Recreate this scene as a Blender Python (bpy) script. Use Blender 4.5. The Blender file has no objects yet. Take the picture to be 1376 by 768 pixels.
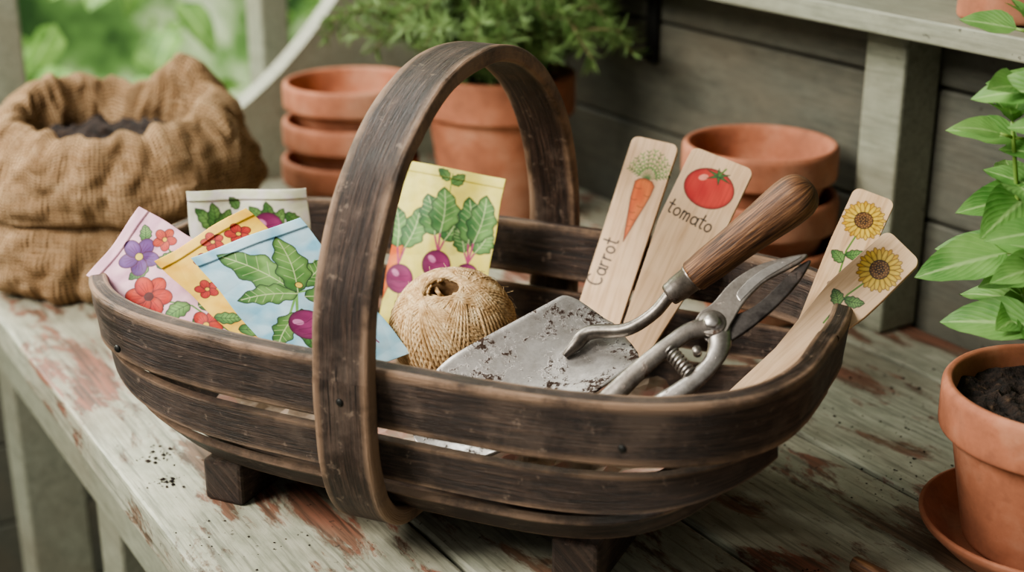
import bpy, bmesh, math, random
import numpy as np
from mathutils import Vector, Matrix, noise
random.seed(7); np.random.seed(7)
SC=bpy.context.scene
V=Vector
def lin(c):
    return tuple(((x/255)/12.92 if x/255<=.04045 else ((x/255+.055)/1.055)**2.4) for x in c)

# ------------------------------------------------------------------ nodes
def newmat(name):
    m=bpy.data.materials.new(name); m.use_nodes=True
    nt=m.node_tree; b=nt.nodes['Principled BSDF']; return m,nt,b
def nd(nt,t,**k):
    n=nt.nodes.new(t)
    for a,v in k.items():
        if a.startswith('_'): setattr(n,a[1:],v)
        else: n.inputs[a.replace('__',' ')].default_value=v
    return n
def coords(nt,coord,scale):
    tc=nd(nt,'ShaderNodeTexCoord'); mp=nd(nt,'ShaderNodeMapping'); mp.inputs['Scale'].default_value=scale
    nt.links.new(tc.outputs[coord],mp.inputs[0]); return mp.outputs[0]
def noisen(nt,vec,scale,detail=4,rough=.55,dist=0):
    n=nd(nt,'ShaderNodeTexNoise',Scale=scale,Detail=detail,Roughness=rough,Distortion=dist)
    nt.links.new(vec,n.inputs['Vector']); return n.outputs['Fac']
def ramp(nt,fac,stops):
    r=nd(nt,'ShaderNodeValToRGB'); e=r.color_ramp.elements
    while len(e)<len(stops): e.new(.5)
    for i,(p,c) in enumerate(stops):
        e[i].position=p
        if not isinstance(c,(tuple,list)): c=(c,c,c)
        e[i].color=(*c[:3],1)
    nt.links.new(fac,r.inputs[0]); return r.outputs[0]
def mix(nt,fac,a,b,mode='MIX'):
    m=nt.nodes.new('ShaderNodeMix'); m.data_type='RGBA'; m.blend_type=mode
    for s,x in ((m.inputs[0],fac),(m.inputs[6],a),(m.inputs[7],b)):
        if isinstance(x,(int,float)): 
            if s.type=='RGBA': s.default_value=(x,x,x,1)
            else: s.default_value=x
        elif isinstance(x,tuple): s.default_value=(*x[:3],1)
        else: nt.links.new(x,s)
    return m.outputs[2]
def mth(nt,op,a,b=None,c=None):
    n=nd(nt,'ShaderNodeMath',_operation=op)
    for i,x in enumerate((a,b,c)):
        if x is None: continue
        if isinstance(x,(int,float)): n.inputs[i].default_value=x
        else: nt.links.new(x,n.inputs[i])
    return n.outputs[0]
def uvxy(nt):
    tc=nd(nt,'ShaderNodeTexCoord'); sx=nd(nt,'ShaderNodeSeparateXYZ'); nt.links.new(tc.outputs['UV'],sx.inputs[0]); return sx.outputs[0],sx.outputs[1]
def bump(nt,b,h,strength=.3,dist=.001):
    n=nd(nt,'ShaderNodeBump',Strength=strength,Distance=dist)
    nt.links.new(h,n.inputs['Height']); nt.links.new(n.outputs[0],b.inputs['Normal'])
def simple(name,stops,scale=40,st=(1,1,1),rough=.6,metal=0,bmp=.2,bd=.001,coord='Object',detail=5,spec=.5,sss=0):
    m,nt,b=newmat(name); v=coords(nt,coord,st); f=noisen(nt,v,scale,detail)
    nt.links.new(ramp(nt,f,stops),b.inputs['Base Color'])
    b.inputs['Roughness'].default_value=rough; b.inputs['Metallic'].default_value=metal
    b.inputs['Specular IOR Level'].default_value=spec
    if bmp: bump(nt,b,f,bmp,bd)
    return m
def darkwood():
    m,nt,b=newmat('dark_oiled_wood')
    f=noisen(nt,coords(nt,'UV',(7,130,1)),2.2,10,.74,1.1)
    fine=noisen(nt,coords(nt,'UV',(16,620,1)),2.2,5,.6,.3)
    f2=noisen(nt,coords(nt,'UV',(9,30,1)),2,4,.6)
    crk=noisen(nt,coords(nt,'UV',(4,210,1)),1.6,4,.5,.8)
    f3=noisen(nt,coords(nt,'Object',(1,1,1)),18,6,.7)
    sc=noisen(nt,coords(nt,'Object',(1,1,1)),80,6,.75)
    c=ramp(nt,f,[(.33,lin((22,15,12))),(.46,lin((54,40,32))),(.57,lin((82,63,52))),(.72,lin((126,104,86)))])
    c=mix(nt,ramp(nt,fine,[(.41,.7),(.50,0.)]),c,lin((20,14,11)))
    c=mix(nt,ramp(nt,f2,[(.42,.0),(.72,.6)]),c,lin((34,25,20)))
    c=mix(nt,ramp(nt,f3,[(.50,0.),(.68,.45)]),c,lin((128,110,96)))
    c=mix(nt,ramp(nt,sc,[(.60,0.),(.66,.5)]),c,lin((154,134,116)))
    c=mix(nt,ramp(nt,crk,[(.30,1.),(.335,0.)]),c,lin((8,6,5)))
    at=nd(nt,'ShaderNodeAttribute'); at.attribute_name='edge'
    e=mth(nt,'MULTIPLY',at.outputs['Fac'],ramp(nt,f3,[(.36,.1),(.56,.95)]))
    c=mix(nt,e,c,lin((154,126,102)))
    nt.links.new(c,b.inputs['Base Color'])
    nt.links.new(ramp(nt,f3,[(.35,.42),(.65,.64)]),b.inputs['Roughness'])
    bump(nt,b,mix(nt,.45,f,fine),1.0,.0028); return m
def paint(name,base,base2,worn,worn2,wear=.5,scale=1.0,rough=.55,soft=.03,dirt=.3):
    m,nt,b=newmat(name)
    f=noisen(nt,coords(nt,'Object',(3*scale,9*scale,9*scale)),2.6,10,.7,.4)
    g=noisen(nt,coords(nt,'Object',(6*scale,14*scale,14*scale)),7,6,.6)
    gr=noisen(nt,coords(nt,'Object',(8,150,150)),1.5,6,.6)
    v4=coords(nt,'Object',(1,1,1)); h=noisen(nt,v4,4.3,4,.6)
    big=noisen(nt,coords(nt,'Object',(2,5,5)),2.0,5,.6)
    c=mix(nt,ramp(nt,g,[(.35,0.),(.7,1.)]),base,base2)
    c=mix(nt,ramp(nt,gr,[(.38,.55*dirt/.3),(.5,0.)]),c,tuple(x*.55 for x in base2))
    c=mix(nt,ramp(nt,big,[(.42,0.),(.68,dirt*1.6)]),c,lin((118,104,84)))
    wn=mix(nt,ramp(nt,h,[(.44,0.),(.56,1.)]),worn,worn2)
    wn=mix(nt,ramp(nt,gr,[(.40,.8),(.56,0.)]),wn,tuple(x*.3 for x in worn))
    mk=ramp(nt,f,[(wear,0.),(wear+soft,.9)])
    c=mix(nt,mk,c,wn)
    sp=noisen(nt,v4,120,4,.7); c=mix(nt,ramp(nt,sp,[(.645,0.),(.685,.7)]),c,lin((46,38,30)))
    nt.links.new(c,b.inputs['Base Color']); b.inputs['Roughness'].default_value=rough
    inv=ramp(nt,f,[(wear,.7),(wear+soft,.35)])
    bump(nt,b,mix(nt,.5,inv,gr),.6,.0018); return m
def terracotta():
    m,nt,b=newmat('terracotta')
    v=coords(nt,'Object',(1,1,1)); f=noisen(nt,v,16,6,.65); g=noisen(nt,v,120,4); k=noisen(nt,v,7,4)
    c=ramp(nt,f,[(.3,lin((134,86,64))),(.52,lin((170,110,82))),(.72,lin((190,138,110)))])
    c=mix(nt,ramp(nt,g,[(.55,0.),(.8,.35)]),c,lin((104,64,48)))
    c=mix(nt,ramp(nt,k,[(.52,0.),(.7,.4)]),c,lin((190,160,138)))
    nt.links.new(c,b.inputs['Base Color']); b.inputs['Roughness'].default_value=.8; bump(nt,b,g,.3,.0008); return m
def burlap():
    m,nt,b=newmat('burlap_weave')
    u,v=uvxy(nt); n1=noisen(nt,coords(nt,'UV',(1,1,1)),50,3)
    a=mth(nt,'SINE',mth(nt,'MULTIPLY_ADD',u,1550,mth(nt,'MULTIPLY',n1,7.)))
    c=mth(nt,'SINE',mth(nt,'MULTIPLY_ADD',v,1550,mth(nt,'MULTIPLY',n1,7.)))
    h=mth(nt,'MULTIPLY_ADD',mth(nt,'MAXIMUM',a,c),.5,.5)
    f=noisen(nt,coords(nt,'Object',(1,1,1)),14,5); sl=noisen(nt,coords(nt,'UV',(24,340,1)),2,4); sl2=noisen(nt,coords(nt,'UV',(340,24,1)),2,4)
    col=ramp(nt,f,[(.3,lin((160,128,94))),(.7,lin((200,168,130)))])
    col=mix(nt,ramp(nt,sl,[(.48,0.),(.62,.45)]),col,lin((226,200,164)))
    col=mix(nt,ramp(nt,sl2,[(.40,.45),(.52,0.)]),col,lin((114,84,58)))
    col=mix(nt,ramp(nt,h,[(.35,.92),(.92,0.)]),col,lin((62,42,26)))
    nt.links.new(col,b.inputs['Base Color']); b.inputs['Roughness'].default_value=.95
    b.inputs['Specular IOR Level'].default_value=.1
    bump(nt,b,h,.9,.0025); return m
def twine():
    m,nt,b=newmat('jute_twine'); u,v=uvxy(nt)
    a=mth(nt,'SINE',mth(nt,'MULTIPLY_ADD',v,1540.,mth(nt,'MULTIPLY',u,1500.)))
    f=noisen(nt,coords(nt,'Object',(1,1,1)),120,4)
    c=ramp(nt,f,[(.32,lin((170,138,98))),(.52,lin((206,176,134))),(.75,lin((230,208,170)))])
    c=mix(nt,ramp(nt,mth(nt,'MULTIPLY_ADD',a,.5,.5),[(.0,.45),(.5,0.)]),c,lin((116,84,52)))
    nt.links.new(c,b.inputs['Base Color']); b.inputs['Roughness'].default_value=.92; b.inputs['Specular IOR Level'].default_value=.15
    bump(nt,b,a,.3,.0004); return m
def leafmat(name,dark,light,vein,rough=.45,tr_=.3,vs_=.45):
    m,nt,b=newmat(name); u,v=uvxy(nt)
    f=noisen(nt,coords(nt,'Object',(1,1,1)),30,3)
    c=ramp(nt,f,[(.3,dark),(.7,light)])
    s2=mth(nt,'ABSOLUTE',mth(nt,'SUBTRACT',u,.5))
    mid=ramp(nt,s2,[(.02,.8),(.06,0.)])
    s5=mth(nt,'SINE',mth(nt,'MULTIPLY',mth(nt,'MULTIPLY_ADD',s2,-1.2,v),45))
    sv=ramp(nt,s5,[(.75,0.),(1.,vs_)])
    c=mix(nt,sv,c,vein); c=mix(nt,mid,c,vein)
    nt.links.new(c,b.inputs['Base Color']); b.inputs['Roughness'].default_value=rough
    tr=nd(nt,'ShaderNodeBsdfTranslucent'); nt.links.new(c,tr.inputs[0])
    ms=nd(nt,'ShaderNodeMixShader'); ms.inputs[0].default_value=tr_
    nt.links.new(b.outputs[0],ms.inputs[1]); nt.links.new(tr.outputs[0],ms.inputs[2])
    nt.links.new(ms.outputs[0],nt.nodes['Material Output'].inputs[0])
    bump(nt,b,s5,.15,.001); return m
def artmat(name,wood=False,rough=.6):
    m,nt,b=newmat(name)
    at=nd(nt,'ShaderNodeAttribute'); at.attribute_name='art'
    if wood:
        f=noisen(nt,coords(nt,'UV',(90,5,1)),2.5,6,.6,.5)
        g=ramp(nt,f,[(.3,(.68,.6,.52)),(.55,(1,1,1))])
        c=mix(nt,.85,at.outputs[0],g,'MULTIPLY'); bump(nt,b,f,.2,.0005)
    else:
        f=noisen(nt,coords(nt,'UV',(1,1,1)),45,5,.6)
        g=ramp(nt,f,[(.3,(.82,.82,.82)),(.65,(1,1,1))])
        c=mix(nt,.8,at.outputs[0],g,'MULTIPLY'); bump(nt,b,f,.25,.0015)
    nt.links.new(c,b.inputs['Base Color']); b.inputs['Roughness'].default_value=rough; return m
def metal(name,lo,hi,rust,rth,rough,met=.9,sc=60,haze=.35,gs=30):
    m,nt,b=newmat(name)
    v=coords(nt,'Object',(1,1,1)); f=noisen(nt,v,sc,6,.7); g=noisen(nt,v,gs,9,.8,.3); k=noisen(nt,v,340,3)
    c=ramp(nt,f,[(.3,lo),(.7,hi)])
    m1=ramp(nt,g,[(rth,0.),(rth+.05,1.)]); m2=ramp(nt,k,[(.42,0.),(.5,1.)])
    mk=mix(nt,1.0,m1,m2,'MULTIPLY')
    if haze: c=mix(nt,ramp(nt,g,[(rth-.1,0.),(rth+.02,haze)]),c,rust)
    c=mix(nt,mk,c,rust); nt.links.new(c,b.inputs['Base Color'])
    nt.links.new(ramp(nt,mk,[(0,met),(1,0.)]),b.inputs['Metallic'])
    nt.links.new(mix(nt,mk,ramp(nt,f,[(.3,rough+.12),(.7,rough)]),.95),b.inputs['Roughness'])
    bump(nt,b,mix(nt,.5,mk,f),.35,.001); return m
M_dark=darkwood()
M_bench=paint('weathered_bench_paint',lin((172,172,154)),lin((140,143,125)),lin((112,85,66)),lin((134,80,62)),wear=.52,soft=.05,dirt=.36)
M_trim=paint('painted_timber',lin((148,150,132)),lin((128,131,114)),lin((100,95,80)),lin((96,88,76)),wear=.66,dirt=.2)
M_wall=paint('grey_green_wall_paint',lin((100,101,90)),lin((84,86,77)),lin((76,74,64)),lin((74,70,62)),wear=.68,dirt=.2)
M_terra=terracotta(); M_burlap=burlap()
M_soil=simple('potting_soil',[(.35,lin((18,13,10))),(.6,lin((48,35,27))),(.75,lin((92,72,54)))],160,bmp=1,bd=.006,rough=.95)
M_steel=metal('aged_steel',lin((92,86,80)),lin((172,165,156)),lin((74,52,38)),.555,.34)
M_dsteel=metal('dark_steel_blade',lin((44,40,38)),lin((104,99,95)),lin((60,42,32)),.55,.38,.8)
M_bright=metal('polished_steel',lin((132,127,121)),lin((204,199,192)),lin((88,64,48)),.59,.28)
M_handle=simple('worn_ash_handle',[(.3,lin((38,25,17))),(.44,lin((82,55,36))),(.56,lin((118,82,54))),(.72,lin((164,124,88)))],4,st=(9,70,60),rough=.6,bmp=.6,bd=.0014,coord='UV',detail=9)
M_blade=metal('worn_steel_with_soil',lin((172,166,159)),lin((230,226,221)),lin((58,40,29)),.51,.32,.62,70,.24,38)
M_twine=twine()
M_tcore=simple('jute_core',[(.3,lin((70,50,32))),(.7,lin((124,96,64)))],200,rough=.95,bmp=.6,bd=.001)
M_iron=simple('black_iron',[(.3,(.01,.01,.01)),(.7,(.04,.04,.035))],30,rough=.5,metal=.6)
M_floor=simple('stone_floor_mat',[(.3,lin((50,52,45))),(.7,lin((80,82,70)))],4,rough=.9)
M_stem=simple('green_stem',[(.3,lin((96,128,56))),(.7,lin((142,170,90)))],30,rough=.5)
M_basil=leafmat('herb_leaf',lin((84,136,66)),lin((142,184,108)),lin((174,204,140)),.5,.35,.25)
M_rose=leafmat('rosemary_needle',lin((80,110,62)),lin((144,172,110)),lin((160,186,126)),.6)
M_hedge=leafmat('garden_leaf',lin((74,120,52)),lin((156,196,110)),lin((180,210,142)),.6,.4)
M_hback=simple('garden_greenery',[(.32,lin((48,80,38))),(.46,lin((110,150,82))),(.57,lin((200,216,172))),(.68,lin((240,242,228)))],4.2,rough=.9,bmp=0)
M_woody=simple('woody_stem',[(.3,lin((80,66,44))),(.7,lin((120,104,72)))],40,rough=.8)
M_art=artmat('printed_packet_paper'); M_label=artmat('painted_wooden_label',True,.55)
M_news=simple('crumpled_paper',[(.35,lin((120,104,88))),(.5,lin((176,160,142))),(.62,lin((196,150,136)))],26,rough=.85)

# ------------------------------------------------------------------ mesh helpers
def link(o,parent=None):
    SC.collection.objects.link(o)
    if parent: o.parent=parent
    return o
def empty(name,loc=(0,0,0),rz=0):
    e=bpy.data.objects.new(name,None); e.location=loc; e.rotation_euler=(0,0,rz); e.empty_display_size=.05
    return link(e)
def mesh(name,vs,fs,mat,parent=None,uvs=None,smooth=True,mods=(),edge=None):
    me=bpy.data.meshes.new(name); me.from_pydata([tuple(v) for v in vs],[],fs); 
    me.materials.append(mat)
    if uvs is not None:
        ul=me.uv_layers.new(name='UVMap')
        vi=np.empty(len(me.loops),dtype=np.int32); me.loops.foreach_get('vertex_index',vi)
        ua=np.array([tuple(u) for u in uvs],dtype=np.float32)[vi]
        ul.data.foreach_set('uv',ua.reshape(-1))
    if edge is not None:
        at=me.attributes.new('edge','FLOAT','POINT'); at.data.foreach_set('value',np.array(edge,dtype=np.float32))
    if smooth: me.polygons.foreach_set('use_smooth',[True]*len(me.polygons))
    me.validate(); me.update()
    bm=bmesh.new(); bm.from_mesh(me); bmesh.ops.recalc_face_normals(bm,faces=bm.faces); bm.to_mesh(me); bm.free()
    o=bpy.data.objects.new(name,me); link(o,parent)
    for t,kw in mods:
        md=o.modifiers.new(t,t)
        for a,b in kw.items(): setattr(md,a,b)
    return o
def box(name,x0,x1,y0,y1,z0,z1,mat,parent=None,bev=.003,uv=False):
    c=V(((x0+x1)/2,(y0+y1)/2,(z0+z1)/2)); hx,hy,hz=(x1-x0)/2,(y1-y0)/2,(z1-z0)/2
    vs=[(sx*hx,sy*hy,sz*hz) for sx in(-1,1) for sy in(-1,1) for sz in(-1,1)]
    fs=[(0,1,3,2),(4,6,7,5),(0,4,5,1),(2,3,7,6),(0,2,6,4),(1,5,7,3)]
    o=mesh(name,vs,fs,mat,parent,uvs=[(v[1]+v[2]*.3,v[0]+v[2]) for v in vs] if uv else None,smooth=False,mods=[('BEVEL',dict(width=bev,segments=2))] if bev else [])
    o.location=c; return o
def rrect(t,w,r,n=3):
    pts=[];wt=[]
    cs=((t/2-r,w/2-r,0),(-t/2+r,w/2-r,90),(-t/2+r,-w/2+r,180),(t/2-r,-w/2+r,270))
    arcs=[[(cx+r*math.cos(math.radians(a0+90*i/n)),cy+r*math.sin(math.radians(a0+90*i/n))) for i in range(n+1)] for cx,cy,a0 in cs]
    for k,a in enumerate(arcs):
        pts+=a; wt+=[.9]*len(a)
        p,q=a[-1],arcs[(k+1)%4][0]
        if math.dist(p,q)>.008:
            for f in (.12,.35,.65,.88): pts.append((p[0]+(q[0]-p[0])*f,p[1]+(q[1]-p[1])*f)); wt.append(0)
    return pts,wt
def strap(name,path,N,B,t,w,mat,parent,closed=True,r=.003,wv=None):
    sec,wt=rrect(t,w,r); k=len(sec); per=[0]
    for i in range(k): per.append(per[-1]+math.dist(sec[i],sec[(i+1)%k]))
    n=len(path); vs=[];uv=[];ed=[];s=0; off=random.random()*3
    M=n+1 if closed else n
    for i in range(M):
        P=path[i%n]; 
        if i: s+=(P-path[(i-1)%n]).length
        for j in range(k+1):
            a,b=sec[j%k]
            if wv: a+=wv(s,b)
            vs.append(P+N[i%n]*a+B[i%n]*b); uv.append((s+off,per[j]+off)); ed.append(wt[j%k])
    fs=[]
    for i in range(M-1):
        for j in range(k):
            a=i*(k+1)+j; fs.append((a,a+1,a+k+2,a+k+1))
    return mesh(name,vs,fs,mat,parent,uv,edge=ed)
def frame(T):
    T=T.normalized(); a=V((0,0,1)) if abs(T.z)<.9 else V((1,0,0))
    X=T.cross(a).normalized(); return X,T.cross(X).normalized()
def tubegeo(pts,rad,k=8,vs=None,fs=None,uv=None,closed=False,flat=None,flatN=None):
    vs=[] if vs is None else vs; fs=[] if fs is None else fs; uv=[] if uv is None else uv
    n=len(pts); base=len(vs); s=0; X=None
    for i,p in enumerate(pts):
        T=(pts[min(i+1,n-1)]-pts[max(i-1,0)]) if not closed else (pts[(i+1)%n]-pts[i-1])
        T=T.normalized()
        if flatN is not None: Y=flatN; X=T.cross(Y).normalized()
        elif X is None: X,Y=frame(T)
        else: X=(X-T*X.dot(T)).normalized(); Y=T.cross(X)
        if i: s+=(p-pts[i-1]).length
        r=rad[i] if hasattr(rad,'__len__') else rad
        for j in range(k):
            a=2*math.pi*j/k; vs.append(p+X*(r*math.cos(a))+Y*(r*math.sin(a)*(flat or 1))); uv.append((s,a*r))
    R=n if closed else n-1
    for i in range(R):
        for j in range(k):
            a=base+i*k+j; b=base+i*k+(j+1)%k; c=base+((i+1)%n)*k+(j+1)%k; d=base+((i+1)%n)*k+j
            fs.append((a,b,c,d))
    if not closed:
        fs.append(tuple(base+j for j in range(k))); fs.append(tuple(base+(n-1)*k+j for j in range(k)))
    return vs,fs,uv
def catmull(P,m=8):
    P=[V(p) for p in P]; out=[]
    for i in range(len(P)-1):
        a=P[max(i-1,0)];b=P[i];c=P[i+1];d=P[min(i+2,len(P)-1)]
        for j in range(m):
            t=j/m; out.append(.5*((2*b)+(c-a)*t+(2*a-5*b+4*c-d)*t*t+(3*b-a-3*c+d)*t**3))
    out.append(P[-1]); return out
def lathe(name,prof,mat,parent=None,seg=48,loc=(0,0,0),axis=None,wob=0,smooth=True):
    vs=[];fs=[];uv=[];k=seg; s=0
    if axis is not None: A=V(axis).normalized(); X,Y=frame(A)
    else: A=V((0,0,1));X=V((1,0,0));Y=V((0,1,0))
    for i,(r,z) in enumerate(prof):
        if i: s+=math.dist(prof[i],prof[i-1])
        for j in range(k+1):
            a=2*math.pi*j/k; rr=r*(1+wob*noise.noise(V((math.cos(a)*1.5,math.sin(a)*1.5,z*20))))
            vs.append(A*z+X*(rr*math.cos(a))+Y*(rr*math.sin(a))); uv.append((s,a*.03) if axis is not None else (a*.12,s))
    for i in range(len(prof)-1):
        for j in range(k):
            a=i*(k+1)+j; fs.append((a,a+1,a+k+2,a+k+1))
    o=mesh(name,vs,fs,mat,parent,uv); o.location=loc
    bm=bmesh.new(); bm.from_mesh(o.data); bmesh.ops.remove_doubles(bm,verts=bm.verts,dist=1e-6); bmesh.ops.recalc_face_normals(bm,faces=bm.faces); bm.to_mesh(o.data); bm.free()
    return o
def rnd(prof,n=3,r=.3):
    for _ in range(n):
        q=[prof[0]]
        for a,b in zip(prof,prof[1:]):
            q.append((a[0]*.82+b[0]*.18,a[1]*.82+b[1]*.18)); q.append((a[0]*.18+b[0]*.82,a[1]*.18+b[1]*.82))
        q.append(prof[-1]); prof=q
    return prof

# ------------------------------------------------------------------ camera
cam=bpy.data.cameras.new('camera'); co=link(bpy.data.objects.new('camera',cam))
co.location=(0,0,.52); co.rotation_euler=(math.radians(70),0,0); cam.lens=50; cam.sensor_width=36
cam.clip_start=.05; cam.dof.use_dof=True; cam.dof.focus_distance=1.02; cam.dof.aperture_fstop=4.0
SC.camera=co

# ------------------------------------------------------------------ bench & room
BA=math.atan2(-.849,.528)
def bw(d,n,z=0): return V((-.528*d+.849*n,.849*d+.528*n,z))
bench=empty('potting_bench',(0,0,0),BA)
ys=[.265,.425,.597,.768,.95,1.034]
for i in range(5):
    box('plank_%d'%(i+1),-1.745,.45,ys[i]+(.002 if i else 0),ys[i+1]-.002,-.034,0,M_bench,bench,.003)
box('under_batten',-1.745,.45,.30,1.0,-.050,-.036,M_trim,bench,0)
box('front_apron',-1.745,.45,.29,.31,-.12,-.036,M_trim,bench,.003)
for i,x in enumerate((-1.30,.2,-1.74+.02)):
    for j,y in enumerate((.315,.94)):
        box('leg_%d_%d'%(i,j),x,x+.075,y,y+.075,-.80,-.036,M_trim,bench,.004)
box('lower_shelf',-1.745,.45,.39,1.0,-.62,-.60,M_trim,bench,.003)
prof=[(.262,.012),(.34,.014),(.42,.022),(.50,.036),(.58,.058),(.65,.088),(.71,.128),(.76,.172),(.80,.215),(.84,.262),(.88,.30),(.93,.325),(1.034,.335)]
pp=[(p.x,p.y) for p in catmull([(a,b,0) for a,b in prof],4)]
vs=[];
for x in (-1.785,-1.75):
    for a,b in pp: vs.append((x,a,b))
    for a,b in pp: vs.append((x,a,-.14))
n=len(pp); fs=[]
for i in range(n-1):
    fs+= [(i,i+1,n+i+1,n+i),(2*n+i,2*n+i+1,3*n+i+1,3*n+i),(i,i+1,2*n+i+1,2*n+i),(n+i,n+i+1,3*n+i+1,3*n+i)]
fs+=[(0,n,3*n,2*n),(n-1,2*n-1,4*n-1,3*n-1)]
mesh('end_panel',vs,fs,M_trim,bench,smooth=False)

wall=empty('wall_back',(0,0,0),BA)
z=-.80; i=0
while z<1.2:
    box('board_%d'%i,-2.02,.9,1.037,1.052,z,z+.127,M_wall,wall,.003); z+=.13; i+=1
box('backing',-2.02,.9,1.053,1.07,-.8,1.24,M_wall,wall,0)
shelf=empty('wall_shelf',(0,0,0),BA)
box('shelf_board',-1.74,.5,.925,1.034,.302,.322,M_trim,shelf,.002)
box('shelf_upright',-.955,-.905,.985,1.034,.001,.301,M_trim,shelf,.003)
fl=mesh('floor',[(-6,-2,-.8),(6,-2,-.8),(6,8,-.8),(-6,8,-.8)],[(0,1,2,3)],M_floor,smooth=False)
win=empty('window_1',(0,0,0),BA)
box('post_left',-2.05,-1.99,.40,.455,-.8,1.24,M_trim,win,.004)
box('post_right',-2.05,-1.99,.80,.845,-.8,1.24,M_trim,win,.004)
box('sill',-2.05,-1.99,-.3,1.03,-.16,-.10,M_trim,win,.004)
box('head_rail',-2.05,-1.99,-.3,1.03,.85,.91,M_trim,win,.004)
box('post_far',-2.05,-1.99,-.3,-.24,-.8,1.24,M_trim,win,.004)
wl=empty('wall_left',(0,0,0),BA)
for k in range(5): box('board_%d'%k,-2.04,-2.0,-.3,1.03,-.8+k*.128,-.8+k*.128+.125,M_wall,wl,.003)
shade_roof=box('shade_roof_plane',-2.1,.9,.45,1.08,1.24,1.27,M_trim,None,.0); shade_roof.rotation_euler=(0,0,BA); shade_roof.location=bw(.6,.765,1.255)  # unseen roof plane added over the bench to darken the scene below

br=empty('iron_wall_bracket',(0,0,0),BA)
box('back_plate',-1.352,-1.334,1.028,1.036,.19,.30,M_iron,br,.001)
hp=catmull([(-1.343,1.03,.21),(-1.343,1.015,.20),(-1.343,1.0,.205),(-1.343,.995,.22)],6)
g=tubegeo(hp,.004,8); mesh('hook',g[0],g[1],M_iron,br)

# ------------------------------------------------------------------ terracotta
def pot_profile(R,rb,H,rimh,t=.006):
    ro=R-.005
    return [(0,.001),(rb,.001),(rb+.002,.004),(ro-.004,H-rimh),(R-.001,H-rimh+.001),(R,H-rimh+.004),(R,H-.004),(R-.003,H),(R-t,H-.001),(R-t-.002,H-.006),(R-t-.006,H-rimh),(rb-.004,.010),(0,.009)]
def dense(p):
    q=[]
    for a,b in zip(p,p[1:]):
        m=max(1,int(math.dist(a,b)/.012))
        for i in range(m): q.append((a[0]+(b[0]-a[0])*i/m,a[1]+(b[1]-a[1])*i/m))
    q.append(p[-1]); return q
def pot(name,R,rb,H,rimh,parent,loc,t=.006):
    return lathe(name,rnd(dense(pot_profile(R,rb,H,rimh,t)),2),M_terra,parent,64,loc,wob=.006)
st=empty('terracotta_pot_stack',bw(1.575,.745,.0005))
for i in range(3): pot('bowl_%d'%(i+1),.086,.060,.066,.032,st,(.003*i-.003,.002*(i%2),.047*i),.007)
st2=empty('terracotta_pot_stack',bw(1.02,.925,.0005))
for i in range(3): pot('bowl_%d'%(i+1),.0765,.050,.078,.034,st2,(-.003*i+.003,.002*i,.049*i),.007)
sp=empty('terracotta_pot',bw(.795,.983,.3225)); pot('pot_body',.050,.040,.09,.025,sp,(0,0,0))

def leafgeo(vs,fs,uv,base,d,nrm,L,W,curl=.3,fold=.25,n=6,pts=.0,rip=0):
    d=d.normalized(); side=d.cross(nrm).normalized(); nrm=side.cross(d).normalized()
    b0=len(vs)
    for i in range(n+1):
        t=i/n; w=W*.5*(math.sin(math.pi*min(1,t**.72))**.7)*(1-.22*t) if 0<t<1 else .0004
        c=base+d*(L*t*(1-.12*curl*t))-nrm*(L*curl*t*t*.6)
        for j in (-1,-.5,0,.5,1):
            vs.append(c+side*(w*j)+nrm*(fold*w*j*j+(rip*W*math.sin(t*16+j*2) if abs(j)==1 else 0))); uv.append((.5+.5*j,t))
    for i in range(n):
        for j in range(4):
            a=b0+i*5+j; fs.append((a,a+1,a+6,a+5))
# rosemary pot
rp=empty('potted_rosemary',bw(1.455,.885))
pot('pot',.094,.066,.178,.05,rp,(0,0,0),.009)
lathe('soil',[(0,.165),(.05,.166),(.082,.162)],M_soil,rp,32)
vs=[];fs=[];uv=[];sv=[];sf=[];su=[]
wn=V((.849,.528,0))
for i in range(120):
    a=random.uniform(0,2*math.pi); r0=random.uniform(0,.05); lean=random.uniform(.1,1.1)
    L=random.uniform(.10,.23); 
    p=V((r0*math.cos(a),r0*math.sin(a),.165)); out=V((math.cos(a),math.sin(a),0))
    pts=[p]; d=(V((0,0,1))+out*lean*.8).normalized()
    nseg=16
    for k in range(nseg):
        d=(d+out*random.uniform(-.02,.06)*lean+V((random.uniform(-.1,.1),random.uniform(-.1,.1),-.05*lean)))
        q=pts[-1]
        if q.dot(wn)>.095: d-=wn*.35
        if q.z>.255: d.z-=.35
        d.normalize()
        pts.append(q+d*L/nseg)
    tubegeo(pts,[.0018*(1-.6*k/nseg) for k in range(nseg+1)],5,sv,sf,su)
    for k in range(2,nseg+1):
        T=(pts[k]-pts[k-1]).normalized(); X,Y=frame(T)
        for q in range(7):
            an=random.uniform(0,6.28); dd=(T*random.uniform(.5,1.1)+X*math.cos(an)+Y*math.sin(an)).normalized()
            b=pts[k-1].lerp(pts[k],random.random()); ln=random.uniform(.016,.027)
            e=b+dd*ln
            if e.dot(wn)>.143 or e.z>.298: continue
            leafgeo(vs,fs,uv,b,dd,T+V((.01,0,.02)),ln,.0040,.15,.1,3)
mesh('stems',sv,sf,M_woody,rp); mesh('needles',vs,fs,M_rose,rp,uv)

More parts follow.
